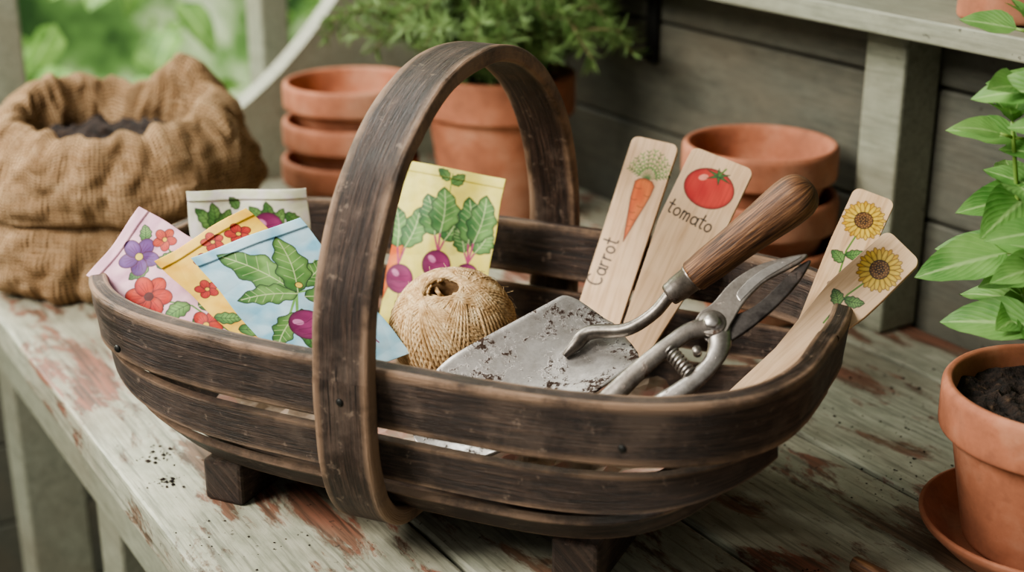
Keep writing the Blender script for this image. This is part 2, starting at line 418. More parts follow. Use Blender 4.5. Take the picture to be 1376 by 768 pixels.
# right foreground herb
hb=empty('potted_basil',(.374,.882,0))
lathe('saucer',rnd(dense([(0,.0015),(.064,.0015),(.085,.022),(.086,.027),(.083,.028),(.080,.024),(.062,.007),(0,.006)]),2),M_terra,hb,64,wob=.004)
pot('pot',.0795,.053,.120,.036,hb,(0,0,.007),.007)
vs=[];fs=[]
nr=24;na=70
for i in range(nr+1):
    for j in range(na):
        r=.0715*i/nr; a=2*math.pi*j/na; x=r*math.cos(a); y=r*math.sin(a)
        vs.append((x,y,.112+.006*noise.noise(V((x*60,y*60,0)))+.006*noise.noise(V((x*170,y*170,3)))))
for i in range(nr):
    for j in range(na): fs.append((i*na+j,i*na+(j+1)%na,(i+1)*na+(j+1)%na,(i+1)*na+j))
mesh('soil',vs,fs,M_soil,hb)
vs=[];fs=[];uv=[];sv=[];sf=[];su=[]
rng=random.Random(5)
stems=[((-.012,.0),(-.050,.02),.20,1.1),((.0,.01),(-.028,.0),.27,1.1),((.015,-.01),(.01,-.01),.28,1.1),((-.005,.02),(-.038,.04),.26,1.1),((.01,.015),(.03,.03),.34,1.),((-.015,-.012),(-.030,-.03),.15,1.05),((.0,-.02),(.0,-.03),.20,1.1),((-.01,.01),(-.014,.01),.40,.9),((.02,.01),(.01,.02),.36,.9),((-.01,.02),(-.022,.035),.33,1.),((.01,.0),(-.004,-.02),.24,1.1)]
for si,(b,t,h,sc) in enumerate(stems):
    P=catmull([(b[0],b[1],.110),(b[0]*.6+t[0]*.4,b[1]*.6+t[1]*.4,.105+h*.35),(t[0]*.8,t[1]*.8,.105+h*.7),(t[0],t[1],.105+h)],8)
    tubegeo(P,[.0028*(1-.6*i/len(P)) for i in range(len(P))],7,sv,sf,su)
    nn=max(3,int(h/.036))
    for k in range(nn):
        f=(k+1)/(nn+.3)
        if f<.25: continue
        idx=min(len(P)-2,int(f*(len(P)-1))); p=P[idx]
        az=si*.9+k*math.pi/2+rng.uniform(-.3,.3)
        for s in (0,math.pi):
            size=(.054-.022*max(0,f-.6)/.4)*sc*rng.uniform(.75,1.1)
            if si in (7,8) and f>.55: size*=.45
            o=V((math.cos(az+s),math.sin(az+s)*.8,rng.uniform(-.25,.35)))
            pet=p+o.normalized()*.010
            tubegeo([p,pet],[.0012,.001],5,sv,sf,su)
            leafgeo(vs,fs,uv,pet,o,V((rng.uniform(-.2,.2),-.55,.8))-o*.1,size,size*.62,rng.uniform(.1,.5),.3,9,rip=.02)
    for q in range(6):
        a=q*1.05; leafgeo(vs,fs,uv,P[-1],V((math.cos(a),math.sin(a),1.0)),V((-math.cos(a),-math.sin(a),.6)),.024,.014,.3,.3,5)
    if si in (7,8):
        for k in range(26):
            q=P[int(len(P)*(.62+.36*k/26))]; a=k*2.4
            leafgeo(vs,fs,uv,q,V((math.cos(a),math.sin(a),.7)),V((0,0,1)),.011,.007,.3,.5,4)
mesh('stems',sv,sf,M_stem,hb); mesh('leaves',vs,fs,M_basil,hb,uv)

# ------------------------------------------------------------------ burlap sack
sk=empty('burlap_sack',(-.432,1.505,0))
key=[(0,.0),(.114,.0),(.137,.010),(.147,.033),(.143,.060),(.129,.085),(.117,.098),(.133,.082),(.147,.090),(.150,.115),(.142,.142),(.130,.162),(.117,.176),(.103,.180),(.093,.168),(.086,.145),(.080,.118),(.05,.108),(0,.108)]
kp=catmull([(a,b,0) for a,b in key],7)
vs=[];fs=[];uv=[];na=220;s=0
def gs(a,c,w):
    d=(a-c+math.pi)%(2*math.pi)-math.pi; return math.exp(-(d/w)**2)
for i,p in enumerate(kp):
    if i: s+=(kp[i]-kp[i-1]).length
    for j in range(na+1):
        a=2*math.pi*j/na; ca,sa=math.cos(a),math.sin(a)
        sq=(abs(ca)**3+abs(sa)**3)**(-1/3); sq=1+(sq-1)*.4
        fold=.012*noise.noise(V((ca*1.7,sa*1.7,p.y*8)))
        q=V((ca*3.4,sa*3.4,p.y*16+5)); fold+=.020*(abs(noise.noise(q))-.2)          # ridged creases
        q=V((ca*6.5+2,sa*6.5,p.y*34+9)); fold+=.010*(abs(noise.noise(q))-.2)
        q=V((ca*13,sa*13,p.y*60+1)); fold+=.003*noise.noise(q)
        up=max(0,min(1,(p.y-.085)/.09)); up=up*up*(3-2*up)
        r=max(0,p.x*sq+fold*min(1,p.x/.05))
        ear=gs(a,.95,.45)*.022+gs(a,2.5,.45)*.014-gs(a,4.6,.5)*.012
        z=p.y+up*(.016*noise.noise(V((ca*2.8,sa*2.8,7)))+.008*noise.noise(V((ca*7,sa*7,3)))+ear)
        if i>len(kp)*.3 and p.y<.12 and p.x>.11: z+=.018*noise.noise(V((ca*2.2,sa*2.2,1)))
        vs.append((r*ca*1.02,r*sa*.98,max(.001,z))); uv.append((a*.13,s))
for i in range(len(kp)-1):
    for j in range(na):
        a=i*(na+1)+j; fs.append((a,a+1,a+na+2,a+na+1))
mesh('sack_cloth',vs,fs,M_burlap,sk,uv)
vs=[];fs=[]
for i in range(20):
    for j in range(60):
        r=.094*i/19; a=2*math.pi*j/60; x=r*math.cos(a);y=r*math.sin(a)
        vs.append((x,y,.149-1.2*r*r+.014*noise.noise(V((x*40,y*40,1)))+.008*noise.noise(V((x*120,y*120,1)))))
for i in range(19):
    for j in range(60): fs.append((i*60+j,i*60+(j+1)%60,(i+1)*60+(j+1)%60,(i+1)*60+j))
mesh('potting_soil_fill',vs,fs,M_soil,sk)

# ------------------------------------------------------------------ trug basket
BR=math.radians(-24.5); BC=V((-.036,1.006,0))
def bobj(name): return empty(name,BC,BR)
tr=bobj('trug_basket')
SL,SW,SN=.272,.1605,3.6
def sup(L,W,n,M=220):
    raw=[]
    for i in range(4000):
        a=2*math.pi*i/4000; c,s=math.cos(a),math.sin(a)
        raw.append(V((L*math.copysign(abs(c)**(2/n),c),W*math.copysign(abs(s)**(2/n),s),0)))
    cum=[0]
    for i in range(4000): cum.append(cum[-1]+(raw[(i+1)%4000]-raw[i]).length)
    out=[];k=0
    for m in range(M):
        t=cum[-1]*m/M
        while cum[k+1]<t: k+=1
        f=(t-cum[k])/(cum[k+1]-cum[k]); out.append(raw[k].lerp(raw[(k+1)%4000],f))
    return out
path=sup(SL,SW,SN); n=len(path)
N=[];B=[]
for i in range(n):
    T=(path[(i+1)%n]-path[i-1]).normalized(); o=V((T.y,-T.x,0)); b=(V((0,0,1))+o*.12).normalized()
    N.append((o-b*o.dot(b)).normalized()); B.append(b)
path=[p+V((0,0,.134+.005*(abs(p.x)/.273)**3)) for p in path]
strap('rim_band',path,N,B,.0145,.046,M_dark,tr,True,.003,lambda s,b:.0012*noise.noise(V((s*22,b*60,0))))
def hs(s): 
    e=min(.97,abs(s)/.268); return (1-e**SN)**(1/SN)
def board(name,w0,z0,w1,z1,zoff=0,send=.262,th=.006,zt=.130,zb=None):
    a=V((0,w0,z0)); b=V((0,w1,z1))
    zb=zt if zb is None else zb
    ts=[math.sin(x*math.pi/2) for x in np.linspace(-1,1,61)]
    vs=[];uv=[];fs=[];ed=[];off=random.random()*4
    cols=[]
    for t in ts:
        s=t*send; f=hs(s); lift=abs(t)**5.5
        row=[]
        for q in (0,.12,.5,.88,1):
            p=a.lerp(b,q); zz=p.z+((zt+(zb-zt)*q)-p.z)*lift
            row.append(V((s,p.y*f,zz)))
        cols.append(row)
    m=len(ts)
    for side in (0,1):
        for i in range(m):
            for q in range(5):
                T=(cols[min(i+1,m-1)][q]-cols[max(i-1,0)][q]).normalized(); W=(cols[i][4]-cols[i][0]).normalized()
                nn=T.cross(W).normalized()
                if nn.dot(V((cols[i][q].x*.3,cols[i][q].y,-.05)))<0: nn=-nn
                vs.append(cols[i][q]+nn*(th if side else 0)); uv.append((cols[i][q].x+off,(0,.12,.5,.88,1)[q]*abs((b-a).length)+off+side*.1)); ed.append(.95 if q in (0,4) else 0)
    S=m*5
    for i in range(m-1):
        for q in range(4):
            k=i*5+q; fs.append((k,k+1,k+6,k+5)); fs.append((S+k,S+k+1,S+k+6,S+k+5))
        for q in (0,4):
            k=i*5+q; fs.append((k,k+5,S+k+5,S+k))
    for i in (0,m-1):
        for q in range(4):
            k=i*5+q; fs.append((k,k+1,S+k+1,S+k))
    return mesh(name,vs,fs,M_dark,tr,uv,smooth=False,edge=ed,mods=[('BEVEL',dict(width=.0012,segments=2,limit_method='ANGLE'))])
for sg,nm in ((1,'back'),(-1,'front')):
    board('side_slat_'+nm,.153*sg,.101,.148*sg,.070,zt=.120,zb=.106)
    board('chine_slat_'+nm,.1445*sg,.0605,.122*sg,.0375)
    board('bottom_slat_'+nm,.112*sg,.0405,.060*sg,.040)
board('bottom_slat_centre',.052,.040,-.052,.040)
hpts=[]
for i in range(41):
    a=math.pi*i/40; c,s=math.cos(a),math.sin(a)
    hpts.append(V((0,-.1760*math.copysign(abs(c)**.95,c),.148+.180*abs(s)**.98)))
low=[V((0,.1760,.118)),V((0,.173,.085)),V((0,.162,.053)),V((0,.139,.033)),V((0,.10,.0285)),V((0,.05,.0275)),V((0,0,.0275)),V((0,-.05,.0275)),V((0,-.10,.0285)),V((0,-.139,.033)),V((0,-.162,.053)),V((0,-.173,.085)),V((0,-.1760,.118))]
ctrl=hpts[::2]+low; 
cl=catmull(ctrl+[ctrl[0]],5)[:-1]; n=len(cl)
N=[];B=[]
for i in range(n):
    T=(cl[(i+1)%n]-cl[i-1]).normalized(); o=T.cross(V((1,0,0)))
    if o.dot(cl[i]-V((0,0,.13)))<0: o=-o
    N.append(o); B.append(V((1,0,0)))
strap('handle',cl,N,B,.0125,.043,M_dark,tr,True,.003,lambda s,b:.0010*noise.noise(V((s*25,b*60,9))))
for i,x in enumerate((-.142,.142)):
    box('foot_%d'%(i+1),x-.017,x+.017,-.125,.125,.0,.034,M_dark,tr,.003,uv=True)
for i,(x,y) in enumerate(((0,-.1825),(0,.1825),(.19,-.1695),(-.19,-.1695))):
    lathe('nail_%d'%i,[(0,.0012),(.002,.001),(.003,0),(0,-.001)],M_iron,tr,12,(x,y,.134),axis=(0,-1 if y<0 else 1,0))

# ------------------------------------------------------------------ painter
RES=.36
class Art:
    def __init__(s,X,Y,base):
        s.X=X;s.Y=Y; s.c=np.tile(np.array(lin(base)),(X.size,1)).reshape(X.shape+(3,)).astype(float)
    def cov(s,m,sel,color,a=1):
        col=np.array(lin(color)); al=(np.clip(m,0,1)*a).reshape(-1,1)
        s.c[sel]=s.c[sel]*(1-al)+col*al
    def wash(s,color,scale=.05,a=.6,seed=0):
        f=np.zeros(s.X.shape)
        r=np.random.RandomState(seed)
        for k in range(7):
            th=r.uniform(0,6.28); fr=scale*r.uniform(.6,3); f+=np.sin((s.X*np.cos(th)+s.Y*np.sin(th))*fr*6.28+r.uniform(0,6.28)+1.5*np.sin(s.Y*scale*4+r.uniform(0,6)))
        f=np.clip(f/7*1.6+.5,0,1); s.cov(f*a,np.ones(s.X.shape,bool),color)
    def poly(s,P,color,out=(60,50,40),lw=.6,c2=None,a=1):
        P=np.array(P,float); pad=1.5
        sel=(s.X>P[:,0].min()-pad)&(s.X<P[:,0].max()+pad)&(s.Y>P[:,1].min()-pad)&(s.Y<P[:,1].max()+pad)
        if not sel.any(): return
        x=s.X[sel];y=s.Y[sel]; ins=np.zeros(x.shape,bool); d=np.full(x.shape,1e9)
        n=len(P)
        for i in range(n):
            x0,y0=P[i];x1,y1=P[(i+1)%n]; dx=x1-x0;dy=y1-y0; L=dx*dx+dy*dy+1e-9
            t=np.clip(((x-x0)*dx+(y-y0)*dy)/L,0,1); d=np.minimum(d,np.hypot(x-x0-t*dx,y-y0-t*dy))
            if dy!=0:
                cr=((y0>y)!=(y1>y))&(x<dx*(y-y0)/dy+x0); ins^=cr
        sd=np.where(ins,-d,d); s.cov(.5-sd/RES,sel,color,a)
        if c2 is not None:
            w=np.ptp(P[:,0])+1e-6; cx=P[:,0].mean(); cy=P[:,1].mean()
            g=np.clip((x-P[:,0].min())/w+.22*np.sin(x*.21+y*.17+cx)+.15*np.sin(x*.4-y*.3+cy),0,1)*np.clip(.5-sd/RES,0,1)*.75
            s.cov(g,sel,c2)
            dk=np.exp(-(d/1.8)**2)*np.clip(.5-sd/RES,0,1)*.5; s.cov(dk,sel,tuple(q*.55 for q in color))
        if out is not None: s.cov(.5-(d-lw*.5)/RES,sel,out,.9)
    def line(s,P,w,color,a=1):
        P=np.array(P,float); pad=w+1
        sel=(s.X>P[:,0].min()-pad)&(s.X<P[:,0].max()+pad)&(s.Y>P[:,1].min()-pad)&(s.Y<P[:,1].max()+pad)
        if not sel.any(): return
        x=s.X[sel];y=s.Y[sel]; d=np.full(x.shape,1e9)
        for i in range(len(P)-1):
            x0,y0=P[i];x1,y1=P[i+1]; dx=x1-x0;dy=y1-y0; L=dx*dx+dy*dy+1e-9
            t=np.clip(((x-x0)*dx+(y-y0)*dy)/L,0,1); d=np.minimum(d,np.hypot(x-x0-t*dx,y-y0-t*dy))
        s.cov(.5-(d-w*.5)/RES,sel,color,a)
    def ell(s,cx,cy,rx,ry,rot,color,c2=None,out=(60,40,40),lw=.6):
        c,q=math.cos(rot),math.sin(rot)
        s.poly([(cx+rx*math.cos(t)*c-ry*math.sin(t)*q,cy+rx*math.cos(t)*q+ry*math.sin(t)*c) for t in np.linspace(0,2*math.pi,28,endpoint=False)],color,out,lw,c2)
    def leaf(s,x0,y0,x1,y1,w,color=(72,122,58),c2=(142,184,104),wavy=.10,out=(28,52,32),stem=None):
        dx,dy=x1-x0,y1-y0;L=math.hypot(dx,dy);tx,ty=dx/L,dy/L;nx,ny=-ty,tx
        P=[]
        for sg in (1,-1):
            rg=np.linspace(0,1,23) if sg>0 else np.linspace(1,0,23)[1:-1]
            for t in rg:
                h=w*.5*math.sin(math.pi*t**.8)**.75*(1+wavy*math.sin(t*24+sg))if 0<t<1 else 0
                b=.06*L*math.sin(math.pi*t)
                P.append((x0+tx*L*t+nx*(h*sg+b),y0+ty*L*t+ny*(h*sg+b)))
        s.poly(P,color,out,.65,c2)
        md=[(x0+tx*L*t+nx*.06*L*math.sin(math.pi*t),y0+ty*L*t+ny*.06*L*math.sin(math.pi*t)) for t in np.linspace(0,.93,8)]
        s.line(md,.7 if w>14 else .5,(204,220,162) if w>14 else out,.85)
        for t in (.22,.36,.5,.64,.77):
            o=.06*L*math.sin(math.pi*t)
            bx,by=x0+dx*t+nx*o,y0+dy*t+ny*o; h=w*.38*math.sin(math.pi*t**.8)
            for sg in (1,-1): s.line([(bx,by),(bx+tx*h*.7+nx*h*sg,by+ty*h*.7+ny*h*sg)],.45,(186,208,146) if w>14 else out,.7)
    def radish(s,x,y,r,tail=(0,1)):
        s.line([(x,y),(x+tail[0]*r*1.6,y+tail[1]*r*1.6),(x+tail[0]*r*2.4+1,y+tail[1]*r*2.3)],1.0,(150,50,100))
        s.ell(x,y,r*.98,r,0,(122,34,86),(164,64,120),(66,16,46))
        s.ell(x-r*.35,y-r*.35,r*.3,r*.2,.6,(205,130,172),None,None)
        for k in (-.3,.1,.5): s.line([(x-r*.6,y+k*r),(x,y+k*r+r*.15),(x+r*.6,y+k*r)],.4,(80,16,54),.7)
    def flower(s,x,y,r,col,c2,n=5,cen=(235,190,60),rot=0):
        for k in range(n):
            a=rot+2*math.pi*k/n; s.ell(x+.55*r*math.cos(a),y+.55*r*math.sin(a),r*.5,r*.40,a,col,c2,(80,16,26),.55)
            for da in (-.25,0,.25): s.line([(x+.2*r*math.cos(a+da),y+.2*r*math.sin(a+da)),(x+.75*r*math.cos(a+da),y+.75*r*math.sin(a+da))],.4,(80,16,34),.6)
        s.ell(x,y,r*.2,r*.2,0,cen)
    def sunflower(s,x,y,r):
        for ring,(rr,n,col) in enumerate(((.76,17,(218,164,38)),(.66,17,(240,200,74)))):
            for k in range(n):
                a=2*math.pi*(k+.5*ring)/n; s.ell(x+rr*r*math.cos(a),y+rr*r*math.sin(a),r*.30,r*.11,a,col,(246,218,110),(120,86,24),.5)
        s.ell(x,y,r*.44,r*.44,0,(104,70,42),(136,98,58),(56,34,20),.8); s.ell(x,y,r*.22,r*.22,0,(66,44,28),None,(46,30,20),.5)
        for k in range(40):
            a=k*2.4; q=r*.42*math.sqrt(k/40); s.ell(x+q*math.cos(a),y+q*math.sin(a),.4,.4,0,(176,132,76),None,None)
def arc(cx,cy,rx,ry,a0,a1,n=14): return [(cx+rx*math.cos(math.radians(a)),cy+ry*math.sin(math.radians(a))) for a in np.linspace(a0,a1,n)]
GL={'C':(.62,[arc(.32,.5,.3,.48,50,310)]),'a':(.52,[arc(.23,.27,.2,.26,0,360),[(.44,.54),(.44,.1),(.5,0)]]),
'r':(.4,[[(.06,.55),(.06,0)],[(.06,.33),(.14,.5),(.3,.54)]]),'o':(.52,[arc(.24,.27,.2,.26,0,360)]),
't':(.4,[[(.17,.92),(.17,.12),(.24,.02),(.33,.03)],[(.0,.6),(.34,.6)]]),
'm':(.66,[[(.05,.55),(.05,0)],[(.05,.38),(.14,.53),(.24,.52),(.29,.4),(.29,0)],[(.29,.38),(.38,.53),(.48,.52),(.53,.4),(.53,0)]])}
def text(A,s,x,y,dx,dy,h,w=.85,col=(34,27,24)):
    ux,uy=dy,-dx; p=0
    for ch in s:
        adv,st_=GL[ch]
        for l in st_: A.line([(x+(p+a)*h*dx+b*h*ux,y+(p+a)*h*dy+b*h*uy) for a,b in l],w,col,.95)
        p+=adv+.04

def sheet(name,O,ex,ey,W,L,paint_fn,base,mat,hwf=None,th=.0016,puff=.003,crinkle=.0012,seed=0,center=False):
    top=bobj(name)
    ex=V(ex).normalized(); ey=V(ey); ey=(ey-ex*(ey.dot(ex)*(1.0 if center else .0))).normalized(); nn=ex.cross(ey).normalized()
    cam_dir=V((.45,-.9,.52))-V(O)
    if nn.dot(cam_dir)<0: nn=-nn
    nx=int(W*1000/RES)+1; ny=int(L*1000/RES)+1
    gx=np.linspace(-.5 if center else 0,.5 if center else 1,nx); gy=np.linspace(0,1,ny)
    U,Vv=np.meshgrid(gx,gy)
    Y=Vv*L*1000
    if hwf is not None:
        hw=np.array([hwf(y) for y in gy*L*1000]); X=U*2*hw[:,None]
    else:
        X=U*W*1000
        if not center: X=X+.5*np.sin(Y*.13+seed)*(1-2*U)
    A=Art(X,Y,base); paint_fn(A)
    rs=np.random.RandomState(seed); cr=np.zeros(X.shape)
    for k in range(8):
        t=rs.uniform(0,6.28); fr=rs.uniform(.05,.16); cr+=np.abs(np.sin((X*np.cos(t)+Y*np.sin(t))*fr+rs.uniform(0,6)))
    cr=cr/8-.6
    if puff: hgt=puff*np.sin(np.pi*np.clip(U,0,1))**.7*np.sin(np.pi*np.clip(Vv,0,1))**.5+crinkle*cr*2
    else: hgt=crinkle*cr
    if not center: hgt=hgt+.0012*((Y<8).astype(float))+.0028*np.sin(X*.09+seed)*np.clip(1-Vv*.7,0,1)
    pos=np.array(O)[None,None,:]+X[...,None]*.001*np.array(ex)+Y[...,None]*.001*np.array(ey)+hgt[...,None]*np.array(nn)
    me=bpy.data.meshes.new(name+'_mesh'); nv=nx*ny
    idx=np.arange(nv).reshape(ny,nx); q=np.stack([idx[:-1,:-1],idx[:-1,1:],idx[1:,1:],idx[1:,:-1]],-1).reshape(-1,4)
    if V(ex).cross(V(ey)).dot(nn)<0: q=q[:,::-1]
    me.vertices.add(nv); me.vertices.foreach_set('co',pos.reshape(-1).astype(np.float32))
    me.loops.add(q.size); me.loops.foreach_set('vertex_index',q.reshape(-1).astype(np.int32))
    me.polygons.add(len(q)); me.polygons.foreach_set('loop_start',np.arange(0,q.size,4,dtype=np.int32)); me.polygons.foreach_set('loop_total',np.full(len(q),4,dtype=np.int32))
    me.polygons.foreach_set('use_smooth',np.ones(len(q),bool))
    me.update(calc_edges=True)
    uvl=me.uv_layers.new(name='UVMap'); uvp=np.stack([X*.001+seed*.37,Y*.001],-1).reshape(-1,2)[q.reshape(-1)]; uvl.data.foreach_set('uv',uvp.reshape(-1).astype(np.float32))
    ca=me.color_attributes.new('art','FLOAT_COLOR','POINT'); c4=np.concatenate([A.c.reshape(-1,3),np.ones((nv,1))],1); ca.data.foreach_set('color',c4.reshape(-1).astype(np.float32))
    me.materials.append(mat); me.validate(); 
    o=bpy.data.objects.new('printed_sheet' if not center else 'wooden_blade',me); link(o,top)
    md=o.modifiers.new('s','SOLIDIFY'); md.thickness=th; md.offset=-1
    return top

def border(A,col,W=None): 
    A.line([(1,7.5),(200,7.5)],.4,col,.5)
def p_pink(A):
    A.wash((238,194,206),.02,.9,1); A.wash((204,150,176),.03,.6,2)
    for P in ([(33,23),(40,60),(20,110)],[(8,45),(22,80),(20,120)],[(52,33),(40,60)]): A.line(P,1.3,(90,140,66))
    for l in ((33,40,50,44,12),(36,55,54,70,14),(22,78,2,70,13),(24,84,44,96,15),(12,60,0,62,8),(45,20,56,12,9),(20,98,4,92,14),(30,34,14,28,10)): A.leaf(*l)
    A.flower(33,23,15,(94,52,122),(146,100,172),5,(236,210,90)); A.flower(11,49,16.5,(188,44,40),(222,88,56),6,(90,30,30))
    A.flower(54,32,9,(200,56,48),(228,106,66),5); A.flower(15,98,12,(190,46,40),(222,86,56),5); A.flower(47,80,12,(188,50,54),(222,96,84),5)
    border(A,(150,90,110))
def p_yellow(A):
    A.wash((230,174,52),.02,.9,3); A.wash((247,206,90),.03,.6,4)
    for P in ([(41,9),(50,50),(40,120)],[(60,15),(52,50)],[(24,20),(40,60)]): A.line(P,1.2,(84,130,60))
    for l in ((44,30,28,26,12),(50,36,70,40,14),(45,60,22,62,16),(46,70,68,80,16),(6,80,26,92,12),(0,62,16,74,10),(8,96,30,110,12)): A.leaf(*l)
    for x,y,r in ((41,11,8),(59,16,9),(26,20,7),(50,26,7),(12,40,8),(30,48,8)): A.flower(x,y,r,(188,40,36),(222,80,54),5)
    border(A,(160,120,40))
def p_blue(A):
    A.wash((128,188,212),.02,.9,5); A.wash((194,224,236),.03,.7,6)
    for x,y in ((21,9),(61,13),(72,36),(10,47),(8,90),(75,60)): A.line([(34,72),(45,55),(x,y)],1.6,(120,170,90))
    A.leaf(45,55,16,5,27,wavy=.14); A.leaf(45,56,6,44,16,wavy=.16); A.leaf(36,70,6,90,15,wavy=.16); A.leaf(50,50,78,38,18,wavy=.14); A.leaf(46,55,60,8,22,wavy=.14); A.leaf(48,60,76,66,16)
    A.leaf(40,68,28,104,12)
    A.radish(36,81,12.5,(-.2,1)); A.radish(66,88,11,(.1,1))
    A.ell(50,50,2.5,2.5,0,(240,210,90)); border(A,(90,140,160))
def p_white(A):
    A.wash((222,228,196),.02,.9,7); A.wash((240,232,236),.03,.7,8)
    for x in (20,63): 
        for dx,dy in ((-14,-24),(0,-28),(14,-22)): A.leaf(x,34,x+dx,34+dy+4,12)
    A.radish(63,32,13); A.radish(20,42,10); A.leaf(40,60,20,80,14); A.leaf(78,20,92,30,10); A.leaf(40,16,34,6,8); border(A,(140,150,120))
def p_big(A):
    A.wash((230,212,92),.015,.8,9); A.wash((243,234,148),.03,.6,10); A.wash((214,208,88),.04,.3,12)
    A.poly([(-2,66),(6,64),(11,70),(9,86),(4,104),(0,118),(-2,110)],(220,104,44),(120,54,18),.6,(240,150,80))
    for bx,by,ls in ((9,86,((-2,38,20),(20,36,20))),(41,70,((24,24,24),(52,34,20),(37,16,24))),(66,74,((52,46,15),(58,20,22),(80,42,18),(72,16,23)))):
        for x,y,w in ls:
            A.line([(bx,by),(bx*.5+x*.5,by*.5+y*.5)],1.6,(168,60,110)); A.leaf(bx*.7+x*.3,by*.7+y*.3,x,y,w,(64,114,62),(134,180,102),.12)
    A.leaf(40,10,30,2,8); A.leaf(42,12,52,3,9); A.line([(42,20),(42,4)],.8,(90,140,60))
    A.radish(12,97,12,(.1,1)); A.radish(41,80,12,(-.1,1)); A.radish(67,84,10,(.1,1)); A.leaf(12,116,36,126,14); border(A,(150,140,50))
sheet('seed_packet',(-.251,.0,.198),(.082,.05,-.001),(.012,-.01,-.12),.097,.13,p_white,(228,230,206),M_art,seed=1)
sheet('seed_packet',(-.264,-.11,.158),(.023,.04,.046),(.1,.01,-.047),.066,.125,p_pink,(240,196,208),M_art,seed=2)
sheet('seed_packet',(-.207,-.10,.175),(.049,.05,.034),(.076,0,-.055),.078,.125,p_yellow,(244,202,86),M_art,seed=3)
sheet('seed_packet',(-.173,-.10,.183),(.061,.05,.024),(.062,0,-.063),.084,.130,p_blue,(176,216,230),M_art,seed=4)
sheet('seed_packet',(-.103,.10,.216),(.081,.02,-.012),(-.002,-.05,-.125),.085,.150,p_big,(240,228,124),M_art,seed=5)

WOOD=(222,190,154)
def hw_round(w0,fn,r=6):
    def f(y):
        h=fn(y)
        if y<r: h=h-r+math.sqrt(max(0,r*r-(r-y)**2))
        return max(.3,h)
    return f
def l_carrot(A):
    A.wash((206,170,132),.02,.4,1)
    for k in range(11):
        a=-math.pi/2+(k-5)*.24; L=25-abs(k-5)*1.2; bx,by=3,35
        tip=(bx+L*math.cos(a)*.85+ (k-5)*.3,by+L*math.sin(a)); A.line([(bx,by),tip],.7,(74,116,52))
        for t in (.4,.55,.7,.85,1.):
            px,py=bx+(tip[0]-bx)*t,by+(tip[1]-by)*t
            for sg in (-1,1): A.line([(px,py),(px+2.6*math.cos(a+sg*.8),py+2.6*math.sin(a+sg*.8))],.9,(104,152,72) if k%2 else (74,116,52))
    A.poly([(-6,38),(-3,35),(2,34),(8,35.5),(11,39),(10.5,47),(8,58),(5,70),(2.5,81),(.4,90),(-1,82),(-3,68),(-5.5,52)],(214,98,38),(110,50,18),.8,(238,142,72))
    for y,x0,x1 in ((43,-5,1),(48,5,10),(53,-5,0),(58,2,7),(64,-3,2),(70,0,4),(76,-2,2)): A.line([(x0,y),((x0+x1)/2,y+.8),(x1,y)],.6,(130,60,20),.9)
    text(A,'Carrot',-6.5,131,0.08,-.997,13.5,1.4)
def l_tomato(A):
    A.wash((206,170,132),.02,.4,2)
    A.ell(0,28,20.5,16.5,0,(186,38,34),(216,76,60),(100,20,16),.9); A.ell(-8,21,4,2.5,-.6,(236,150,130),None,None)
    for k in range(6):
        a=math.pi*2*k/6+.3; L=11; A.poly([(3+1.8*math.cos(a+1.57),15.5+1.4*math.sin(a+1.57)),(3+L*math.cos(a),16+L*.62*math.sin(a)),(3+1.8*math.cos(a-1.57),15.5+1.4*math.sin(a-1.57))],(66,112,50),(30,56,26),.6)
    A.line([(3,15),(6,8)],1.5,(78,128,56))
    text(A,'tomato',-24.3,58,.995,.10,12.6,1.35)
def l_sun(A):
    A.wash((206,170,132),.02,.4,3)
    A.line([(1,30),(-2,52),(1,78)],1.3,(86,130,52)); A.leaf(-1,56,11,48,8); A.leaf(-1,62,-12,56,9); A.leaf(0,72,9,68,7)
    A.sunflower(0.5,24,15.5)
car_ax=V((-.023,-.09,-.129)); 
sheet('plant_label',(.0835,.19,.2315),(.041,0,-.0045),car_ax,.041,.20,l_carrot,WOOD,M_label,hwf=hw_round(20,lambda y:20-.006*y),th=.005,puff=0,crinkle=.0001,seed=11,center=True)
sheet('plant_label',(.1445,.18,.2255),(.05,0,-.014),V((-.058,-.10,-.130)),.054,.20,l_tomato,WOOD,M_label,hwf=hw_round(26,lambda y:26.5-(12.5 if y>165 else 12.5*max(0,(y-65)/100))),th=.005,puff=0,crinkle=.0001,seed=12,center=True)
sheet('plant_label',(.270,.16,.216),(.031,0,-.008),V((-.052,-.06,-.051)),.034,.185,l_sun,WOOD,M_label,hwf=hw_round(16,lambda y:16.0-.05*max(0,y-50)),th=.005,puff=0,crinkle=.0001,seed=13,center=True)
sheet('plant_label',(.307,.08,.204),(.026,-.01,-.017),V((-.112,-.05,-.094)),.036,.175,l_sun,WOOD,M_label,hwf=hw_round(17,lambda y:16.5+1.5*min(1,y/40)-8.5*min(1,max(0,(y-55)/60))),th=.005,puff=0,crinkle=.0001,seed=14,center=True)

# ------------------------------------------------------------------ lining paper
vs=[];fs=[]
for i in range(49):
    for j in range(31):
        x=-.185+.36*i/48; y=-.10+.20*j/30
        x+=.012*noise.noise(V((i*.2,j*.2,4))); y+=.014*noise.noise(V((i*.3,j*.1,8)))
        vs.append((x,y,max(.0485,.050+.014*noise.noise(V((x*30,y*30,2)))+.012*abs(noise.noise(V((x*70,y*70,5)))))))
for i in range(48):
    for j in range(30): a=i*31+j; fs.append((a,a+1,a+32,a+31))
lp=bobj('crumpled_paper_lining'); mesh('paper_sheet',vs,fs,M_news,lp,smooth=False)

